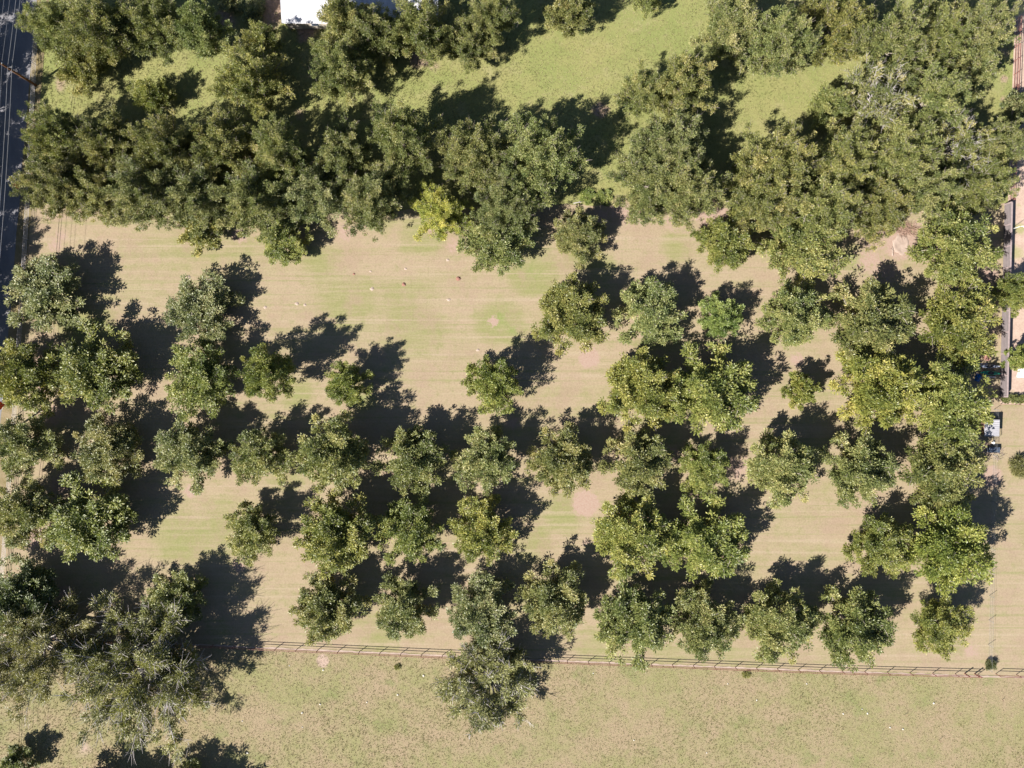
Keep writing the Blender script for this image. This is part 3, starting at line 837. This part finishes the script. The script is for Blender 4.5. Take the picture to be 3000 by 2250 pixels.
WIRES = [(-0.85, 11.25), (0.85, 11.25), (0.16, 9.4), (0.2, 8.3), (0.2, 7.0), (0.75, 6.85)]
for (px, py), lb in zip(pole_px, plab):
    e = empty('utility_pole', W(px, py) + (0,), math.atan(0.085)); tag(e, lb, 'utility pole', 'utility poles along the road')
    link('shaft', pm, e)
    link('crossarm', am, e, (0, -0.16, 11.0))
    for wx, wz in WIRES[:4]:
        link('insulator', im, e, (wx, -0.16 if wz > 11 else 0.0, wz - 0.19 if wz > 11 else wz - 0.1))
    MB().box((0.47, 0.0, 6.80), (0.62, 0.07, 0.07)).build('bracket', M['steel'], e)
    link('conduit', cm, e, (0.21, 0.05, 0))
wl = ['outer', 'inner', 'upper middle', 'lower middle', 'lower', 'lowest']
for k, (wx, wz) in enumerate(WIRES):
    pts = []
    for (p, q) in zip(pole_px[:-1], pole_px[1:]):
        a = np.array(W(*p)); b = np.array(W(*q))
        for i in range(16):
            t = i / 16
            c = a + (b - a) * t
            pts.append((c[0] + wx, c[1], wz - 0.9 * 4 * t * (1 - t)))
    b = np.array(W(*pole_px[-1])); pts.append((b[0] + wx, b[1], wz))
    o = MB().tube(pts, 0.017 if k < 4 else 0.026, 5).build('power_line', M['wire'])
    tag(o, '%s overhead wire strung between the utility poles along the road' % wl[k], 'wire', 'overhead wires')

# brown pedestal box by the road fence
e = empty('pedestal_box', W(73, 813) + (0,)); tag(e, 'small brown pedestal box beside the road fence', 'box')
MB().box((0, 0, 0.45), (0.55, 0.5, 0.9), bev=0.04).build('cabinet', M['brownbox'], e)
MB().box((0, 0, 0.93), (0.62, 0.57, 0.06), bev=0.02).build('lid', M['brownbox'], e)


# roadwork signs: diamond face on a folding stand
def road_sign(px, py, yaw, tilt, size, label):
    e = empty('road_sign', W(px, py) + (0,), yaw); tag(e, label, 'sign', 'orange roadwork signs')
    h = size / math.sqrt(2); zc = 0.45 + h
    ct, st_ = math.cos(tilt), math.sin(tilt)

    def pt(u, v, o): return (u, -v * st_ - o * ct, zc + v * ct - o * st_)
    m = MB()
    m.poly([pt(0, -h, .02), pt(h, 0, .02), pt(0, h, .02), pt(-h, 0, .02)]); m.poly([pt(0, -h, 0), pt(-h, 0, 0), pt(0, h, 0), pt(h, 0, 0)])
    m.f += [(0, 4, 7, 1), (1, 7, 6, 2), (2, 6, 5, 3), (3, 5, 4, 0)]
    face = m.build('panel', M['orange'], e)
    b = MB()
    k = h * 0.88; w_ = h * 0.05
    for (u0, v0, u1, v1) in ((0, -k, k, 0), (k, 0, 0, k), (0, k, -k, 0), (-k, 0, 0, -k)):
        iu0, iv0, iu1, iv1 = [x * (1 - w_ / k * 1.4) for x in (u0, v0, u1, v1)]
        b.poly([pt(u0, v0, .024), pt(u1, v1, .024), pt(iu1, iv1, .024), pt(iu0, iv0, .024)])
    b.build('border', M['signblack'], face)
    s = MB().tube([pt(0, -h, -.03), pt(0, h * .95, -.03)], 0.018, 6).build('mast', M['steel'], e)
    for ax, ay in ((.7, .5), (-.7, .5), (.7, -.5), (-.7, -.5)):
        MB().tube([(0, 0, 0.42), (ax, ay, 0.02)], 0.018, 6).build('leg', M['steel'], e)
    return e


road_sign(64, 549, math.radians(-60), math.radians(48), 1.0, 'orange diamond road sign on the road below the utility pole')
road_sign(14, 1186, math.radians(-78), math.radians(40), 1.15, 'orange diamond road sign at the left edge beside the road fence')

# ------------------------------------------------------------------ house under the trees at the top
HX0, HY0 = W(840, 92); HX1, HY1 = W(1290, -140)
house = empty('house', ((HX0 + HX1) / 2, (HY0 + HY1) / 2, 0)); tag(house, 'white metal roofed house half hidden by trees at the top edge', 'house')
hw, hd = (HX1 - HX0), (HY1 - HY0)
WH = 2.7; RH = 4.1
MB().box((0, 0, WH / 2), (hw - 0.9, hd - 0.9, WH)).build('wall', M['stucco'], house)
for sgn in (-1, 1):
    rf = MB()
    y0, y1 = sgn * hd / 2, 0
    rf.poly([(-hw / 2, y0, WH), (hw / 2, y0, WH), (hw / 2, 0, RH), (-hw / 2, 0, RH)] if sgn < 0 else [(hw / 2, y0, WH), (-hw / 2, y0, WH), (-hw / 2, 0, RH), (hw / 2, 0, RH)])
    rf.poly([(-hw / 2, y0, WH - .08), (-hw / 2, 0, RH - .08), (hw / 2, 0, RH - .08), (hw / 2, y0, WH - .08)])
    r_o = rf.build('roof', M['white_roof'], house)
    seam = MB()
    nseam = int(hw / 0.6)
    for i in range(nseam + 1):
        x = -hw / 2 + 0.03 + i * (hw - .06) / nseam
        seam.tube([(x, y0, WH + .012), (x, sgn * 0.12, RH - abs(0.12 / (hd / 2)) * (RH - WH) + .012)], 0.022, 4)
    seam.build('seams', M['white_roof'], r_o)
MB().tube([(-hw / 2, 0, RH + .01), (hw / 2, 0, RH + .01)], 0.09, 6).build('ridge_cap', M['white_roof'], house)
for x in (-hw * .3, -hw * .05, hw * .25):
    wn_ = MB().box((x, -hd / 2 + 0.44, 1.5), (1.3, 0.06, 1.1)).build('window', M['white_paint'], house)
    MB().box((x, -hd / 2 + 0.40, 1.5), (1.12, 0.03, 0.92)).build('pane', M['navy'], wn_)

# ------------------------------------------------------------------ things along the right wall
def hull(L, w_, hgt, mat, name, parent, n=14, dish=0.45):
    V = []; F = []
    ring = 8
    for i in range(n + 1):
        t = i / n * 2 - 1
        k = max(0.02, (1 - abs(t) ** 2.2)) ** 0.75
        rise = 0.10 * abs(t) ** 3
        for j in range(ring):
            a = 2 * math.pi * j / ring
            yy = math.cos(a) * w_ / 2 * k; zz = math.sin(a)
            zz = hgt * (0.5 + 0.5 * zz * (0.35 + 0.65 * k)) + rise
            V.append((t * L / 2, yy, zz))
    for i in range(n):
        for j in range(ring):
            k = (j + 1) % ring
            F.append((i * ring + j, i * ring + k, (i + 1) * ring + k, (i + 1) * ring + j))
    F.append(tuple(range(ring))); F.append(tuple(n * ring + j for j in range(ring))[::-1])
    m = MB(); m.v = V; m.f = F
    return m.build(name, mat, parent, smooth=True)


def kayak(px, py, L, w_, yaw, mat, label, z=0.0):
    e = empty('kayak', W(px, py) + (z,), yaw); tag(e, label, 'kayak', 'kayaks by the wall')
    hull(L, w_, 0.34, mat, 'hull', e)
    m = MB()
    out = [(math.cos(a) * 0.55, math.sin(a) * w_ * .33) for a in np.linspace(0, 2 * math.pi, 16, endpoint=False)]
    b = []
    rim = MB().tube([(x, y, 0.345) for x, y in out] + [(out[0][0], out[0][1], 0.345)], 0.03, 6)
    rim.build('coaming', M['darksteel'], e)
    m.prism(out, 0.30, 0.343); m.build('cockpit', M['signblack'], e)
    MB().box((-0.12, 0, 0.37), (0.36, w_ * .42, 0.05), bev=0.02).build('seat', M['darksteel'], e)
    return e


kayak(2894, 1093, 3.4, 0.72, math.radians(-3), M['kayak'], 'teal green kayak lying by the grey wall', 0.45)
kayak(2893, 1073, 3.7, 0.6, math.radians(-1), M['kayakgrey'], 'grey blue kayak in the shade above the teal kayak', 0.3)
# rack under the kayaks
rk = empty('kayak_rack', W(2895, 1084) + (0,)); tag(rk, 'low timber rack holding the kayaks by the wall', 'rack')
for x in (-0.95, 0.95):
    MB().box((x, 0, 0.24), (0.1, 2.1, 0.1)).build('beam', M['wood'], rk)
    for y in (-0.95, 0.95):
        MB().box((x, y, 0.095), (0.1, 0.1, 0.19)).build('leg', M['wood'], rk)
    MB().box((x, -0.45, 0.365), (0.08, 0.5, 0.15)).build('chock', M['wood'], rk)
# planks on the ground
for i, (x, y, w_, lb) in enumerate(((2875, 1071, .30, 'pale plank in the shade beyond the grey blue kayak'), (2901, 1101, .2, 'pale narrow plank beside the teal kayak'))):
    p = MB().box((0, 0, 0.06), (2.0 - i * .3, w_, 0.12), bev=0.015).build('plank', M['white_pipe'], None, W(x, y + (1 - i) * -4 + i * 3) + (0,), math.radians(-2)); tag(p, lb, 'plank')
# crumpled blue tarp
bm = MB(); nx = 9; rg = random.Random(5)
for i in range(nx):
    for j in range(nx):
        u, v = i / (nx - 1) - .5, j / (nx - 1) - .5
        hgt = max(0.01, (0.62 - 1.5 * (u * u + v * v)) * (0.7 + 0.45 * rg.random())) * (0 if max(abs(u), abs(v)) > .49 else 1) + 0.02
        bm.v.append((u * 0.85 + rg.uniform(-.03, .03), v * 1.25 + rg.uniform(-.03, .03), hgt))
for i in range(nx - 1):
    for j in range(nx - 1):
        bm.f.append((i * nx + j, (i + 1) * nx + j, (i + 1) * nx + j + 1, i * nx + j + 1))
tag(bm.build('tarp', M['blue'], None, W(2864, 1106) + (0,), math.radians(-18)), 'crumpled bright blue tarp beside the teal kayak', 'tarp')
# white drum and pink pot
e = empty('water_drum', W(2884, 1007) + (0,)); tag(e, 'white drum by the grey wall above the dark bush', 'drum')
MB().tube([(0, 0, 0), (0, 0, .08), (0, 0, .45), (0, 0, .82), (0, 0, .9)], [.38, .42, .44, .42, .36], 18).build('body', M['white_paint'], e)
MB().tube([(0, 0, .9), (0, 0, .94)], .30, 18).build('lid', M['grey_roof'], e)
e = empty('plant_pot', W(2887, 1048) + (0,)); tag(e, 'pink terracotta pot in the shade above the kayaks', 'pot')
MB().tube([(0, 0, 0), (0, 0, .45), (0, 0, .46), (0, 0, .56)], [.30, .42, .50, .50], 16).build('body', M['pinkpot'], e)
MB().tube([(0, 0, .561), (0, 0, .57)], .40, 16).build('soil', M['mound'], e)

# small pen: coop roof, barred panel fence, lidded box
coop = empty('coop', W(2886, 1252) + (0,)); tag(coop, 'small coop with pale sheet metal roof beside the barred panel', 'coop')
MB().box((0, 0, 0.8), (2.0, 2.3, 1.6)).build('wall', M['wood'], coop)
rf = MB()
rf.poly([(-1.2, -1.35, 1.64), (1.2, -1.35, 1.72), (1.2, 1.35, 1.84), (-1.2, 1.35, 1.76)]); rf.poly([(-1.2, -1.35, 1.6), (-1.2, 1.35, 1.72), (1.2, 1.35, 1.8), (1.2, -1.35, 1.68)])
rf.f += [(0, 4, 7, 1), (1, 7, 6, 2), (2, 6, 5, 3), (3, 5, 4, 0)]
ro = rf.build('roof', M['grey_roof'], coop)
rb = MB()
for i in range(8):
    y = -1.2 + i * 0.34
    rb.tube([(-1.18, y, 1.672 + (y + 1.35) * .0445), (1.18, y, 1.752 + (y + 1.35) * .0445)], 0.03, 5)
rb.build('ribs', M['grey_roof'], ro)
bar = empty('barred_panel', W(2909, 1292) + (0,)); tag(bar, 'dark barred fence panel beside the coop, casting striped shadow', 'fence')
bl = (1292 - 1222) / S
barm = MB().tube([(0, 0, 0.05), (0, 0, 1.55)], 0.022, 6).mesh('bar', M['darksteel'])
for i in range(19):
    link('bar', barm, bar, (0, bl * i / 18, 0))
for h in (0.12, 1.5):
    MB().tube([(0, -.05, h), (0, bl + .05, h)], 0.03, 6).build('rail', M['darksteel'], bar)
box = empty('storage_box', W(2905, 1317) + (0,)); tag(box, 'slate blue lidded storage box in the shade below the coop', 'box')
MB().box((0, 0, .35), (1.7, .8, .7), bev=.03).build('body', M['navy'], box)
MB().box((0, 0, .74), (1.82, .92, .07), bev=.02).build('lid', M['navy'], box)
bk = empty('bucket', W(2907, 1297) + (0,)); tag(bk, 'small white bucket between the coop and the storage box', 'bucket')
MB().tube([(0, 0, 0), (0, 0, .36), (0, 0, .37)], [.17, .21, .21], 14).build('body', M['white_paint'], bk)
MB().tube([(-.21, 0, .36), (-.12, .1, .42), (.12, .1, .42), (.21, 0, .36)], .012, 5).build('handle', M['steel'], bk)

# lamp with gooseneck beside the wall
lp = empty('yard_lamp', W(2958, 673) + (0,)); tag(lp, 'white gooseneck lamp post just beyond the grey wall', 'lamp')
MB().tube([(0, 0, 0), (0, 0, 1.2), (0, 0, 2.35), (.12, 0, 2.6), (.35, 0, 2.75), (.6, 0, 2.72), (.78, 0, 2.6)], .045, 8).build('post', M['white_paint'], lp, smooth=True)
MB().tube([(.80, 0, 2.66), (.80, 0, 2.6), (.80, 0, 2.5), (.80, 0, 2.42)], [.07, .14, .22, .24], 14).build('lamp_shade', M['white_paint'], lp, smooth=True)

# white sheet / slab lying in the yard at the right edge
tag(MB().prism([(-.95, -.75), (1.1, -.85), (1.2, .75), (-.7, .62)], 0.004, 0.09).build('white_slab', M['white_paint'], None, W(2995, 1092) + (0,)), 'white slab lying on the pink dirt at the right edge', 'slab')
# two white hive boxes
for (x, y, s_, lb) in ((2727, 629, .5, 'smaller white box, left of the pair at the lawn edge'), (2739, 630, .6, 'larger white box, right of the pair at the lawn edge')):
    e = empty('white_box', W(x, y) + (0,), math.radians(-8)); tag(e, lb, 'box', 'white boxes')
    MB().box((0, 0, .2), (s_, s_, .4), bev=.01).build('body', M['white_paint'], e)
    MB().box((0, 0, .43), (s_ + .06, s_ + .06, .05), bev=.01).build('lid', M['white_paint'], e)


# brush pile and sticks
def brush(name, px, py, rad, n, label, seed, mat, hgt=0.5, ln=1.0):
    r = random.Random(seed); m = MB()
    for i in range(n):
        a = r.uniform(0, 6.28); d = rad * math.sqrt(r.random())
        x, y = math.cos(a) * d, math.sin(a) * d
        b = r.uniform(0, 6.28); L = ln * r.uniform(.5, 1.4)
        z = 0.03 + hgt * (1 - d / rad) * r.random()
        m.tube([(x, y, z), (x + math.cos(b) * L * .5, y + math.sin(b) * L * .5, z + r.uniform(0, .25)), (x + math.cos(b + .3) * L, y + math.sin(b + .3) * L, max(.02, z + r.uniform(-.1, .4)))], [.03, .02, .008], 4)
    o = m.build(name, mat, None, W(px, py) + (0,)); tag(o, label, 'brush'); return o


brush('brush_pile', 2645, 668, 1.2, 150, 'pile of dry brown brush above the sand pit', 3, M['brush'])
brush('brush_pile', 2672, 672, .8, 60, 'smaller scatter of dry twigs right of the main brush pile', 4, M['brush'], .3, .8)
brush('brush_pile', 2920, 1330, 1.0, 50, 'dry twigs beside the storage box', 6, M['palesoil'], .2, .6)
for (x, y, L, a, rad, lb) in ((1695, 594, 1.9, .15, .07, 'bleached white branch lying at the lawn edge below the woods'), (2615, 736, 1.5, 1.5, .09, 'pale log lying at the left edge of the sand pit'),
                              (2175, 590, 1.6, -.3, .05, 'thin bleached stick beside the lawn edge under the woods')):
    m = MB().tube([(-L / 2, 0, .08), (-L * .15, .06, .1), (L * .2, .02, .09), (L / 2, .12, .08)], [rad, rad * .9, rad * .75, rad * .4], 7)
    m.tube([(0, .04, .1), (L * .18, .25, .14), (L * .26, .42, .1)], [rad * .5, rad * .35, rad * .2], 5)
    tag(m.build('fallen_branch', M['deadwood'] if y < 700 else M['palesoil'], None, W(x, y) + (0,), a, True), lb, 'branch')


# sand pit: shallow dish with raised rim
def dish(name, px, py, rx, ry, mat, label, cat, seed, rim=0.12, deep=-0.02, rings=(0, .35, .7, .88, 1.0), prof=(.3, .25, .5, 1, 0), group=None, jag=.08):
    r = random.Random(seed); n = 22; m = MB()
    jit = [1 + r.uniform(-jag, jag) for _ in range(n)]
    m.v.append((0, 0, prof[0] * rim + .006))
    for k, (f, h) in enumerate(zip(rings[1:], prof[1:])):
        for i in range(n):
            a = 2 * math.pi * i / n
            m.v.append((math.cos(a) * rx * f * jit[i], math.sin(a) * ry * f * jit[i], .006 + rim * h * r.uniform(.75, 1.15) if k < len(rings) - 2 else .004))
    for i in range(n): m.f.append((0, 1 + i, 1 + (i + 1) % n))
    for k in range(len(rings) - 2):
        for i in range(n):
            j = (i + 1) % n; b = 1 + k * n
            m.f.append((b + i, b + n + i, b + n + j, b + j))
    o = m.build(name, mat, None, W(px, py) + (0,), smooth=True)
    tag(o, label, cat, group); return o


dish('sand_pit', 2640, 716, 1.35, 1.7, M['dirt'], 'oval pink sand pit with raised rim beside the brush pile', 'sand pit', 3, .10, jag=.16)
# soil mounds on the open lawn
for i, (x, y, r_, lb) in enumerate([(1037, 803, .22, 'small dark red soil mound, leftmost of the mounds on the open lawn'), (1183, 833, .36, 'dark red soil mound on the open lawn, middle one of three'),
                                    (1343, 816, .42, 'reddish soil mound on the open lawn, rightmost of three')]):
    dish('soil_mound', x, y, r_, r_ * .9, M['mound'], lb, 'soil mound', 20 + i, r_ * .55, rings=(0, .3, .6, .85, 1), prof=(1, .9, .6, .25, 0), group='soil mounds', jag=.15)
PALE = [(552, 812, .42, 'lone pale soil spot left of the open lawn'), (870, 890, .34, 'pale soil spot, left of a close pair on the open lawn'), (893, 893, .28, 'pale soil spot, right of a close pair on the open lawn'),
        (1090, 846, .36, 'pale soil spot below the leftmost red mound'), (1315, 878, .34, 'pale soil spot below the rightmost red mound'), (1188, 787, .26, 'pale soil spot above the middle red mound'),
        (777, 900, .3, 'pale soil spot left of the close pair on the open lawn'), (1400, 1025, .3, 'pale soil spot above the lone bright tree on the lawn'), (1312, 762, .3, 'pale soil spot near the woods above the right mound'), (1086, 795, .22, 'tiny pale soil spot right of the leftmost mound')]
for i, (x, y, r_, lb) in enumerate(PALE):
    dish('soil_mound', x, y, r_, r_ * .8, M['palesoil'], lb, 'soil mound', 40 + i, r_ * .3, rings=(0, .3, .6, .85, 1), prof=(1, .9, .6, .3, 0), group='pale soil spots', jag=.3)

# white stones on the pasture
STN = [(947, 1963), (1241, 1979), (848, 1950), (938, 2063), (885, 2088), (1075, 2057), (1738, 1972), (2132, 2003), (2217, 2051), (1857, 2168), (2363, 2003), (2525, 2077), (2470, 2091), (2541, 2090), (2645, 2136), (2607, 2131), (710, 2112), (725, 2205), (886, 2130), (1165, 2035), (2735, 2060), (2070, 2205)]
rg = random.Random(8)
for i, (x, y) in enumerate(sorted(STN)):
    m = MB(); n = 7; s_ = rg.uniform(.08, .15)
    for h, f in ((0, 1), (.45, 1.05), (.8, .6)):
        for k in range(n):
            a = 6.283 * k / n
            q = f * rg.uniform(.75, 1.2)
            m.v.append((math.cos(a) * s_ * q * 1.2, math.sin(a) * s_ * q, h * s_ + .02))
    for b in (0, n):
        for k in range(n): m.f.append((b + k, b + (k + 1) % n, b + n + (k + 1) % n, b + n + k))
    m.f.append(tuple(range(2 * n, 3 * n)))
    o = m.build('stone', M['stone'], None, W(x, y) + (0,), rg.uniform(0, 6))
    tag(o, 'small white stone in rough pasture grass, %s from left' % ORD[i], 'stone', 'white stones on the pasture')
# dead stalks and dark weeds on the pasture
STK = [(1258, 2016, 0.9, 'dark dead stalk near the bushy tree on the pasture'), (1225, 1983, .5, 'short dead stalk between fence and bushy tree'), (2416, 1985, .6, 'dead stalk near the fence, left of the pasture\'s right half'), (2343, 2041, .6, 'dead stalk in the middle of the pasture, left of its neighbour'),
       (2650, 2094, .6, 'dead stalk in the lower right pasture'), (2750, 2168, .8, 'long dead stalk at the lower right of the pasture'), (2936, 2050, .5, 'dead stalk at the far right of the pasture')]
for i, (x, y, h, lb) in enumerate(STK):
    r = random.Random(i + 60); m = MB()
    m.tube([(0, 0, 0), (r.uniform(-.05, .05), .03, h * .6), (r.uniform(-.1, .1), 0, h)], [.035, .03, .015], 5)
    for k in range(5):
        z = h * r.uniform(.4, .95); a = r.uniform(0, 6.28); L = r.uniform(.15, .35)
        m.tube([(0, 0, z), (math.cos(a) * L, math.sin(a) * L, z + L * .7)], [.016, .008], 4)
    tag(m.build('dead_stalk', M['brush'], None, W(x, y) + (0,)), lb, 'stalk', 'dead stalks on the pasture')
for (x, y, r_, lb) in ((2187, 1977, 16, 'dark green weed just below the fence, right half'), (1163, 1955, 12, 'grey green weed below the fence, left of the bushy tree')):
    place('weed', SPIKY, x, y, r_ * .8, .4, (1.7, 1.9), lb, 'weeds', None, 'y')
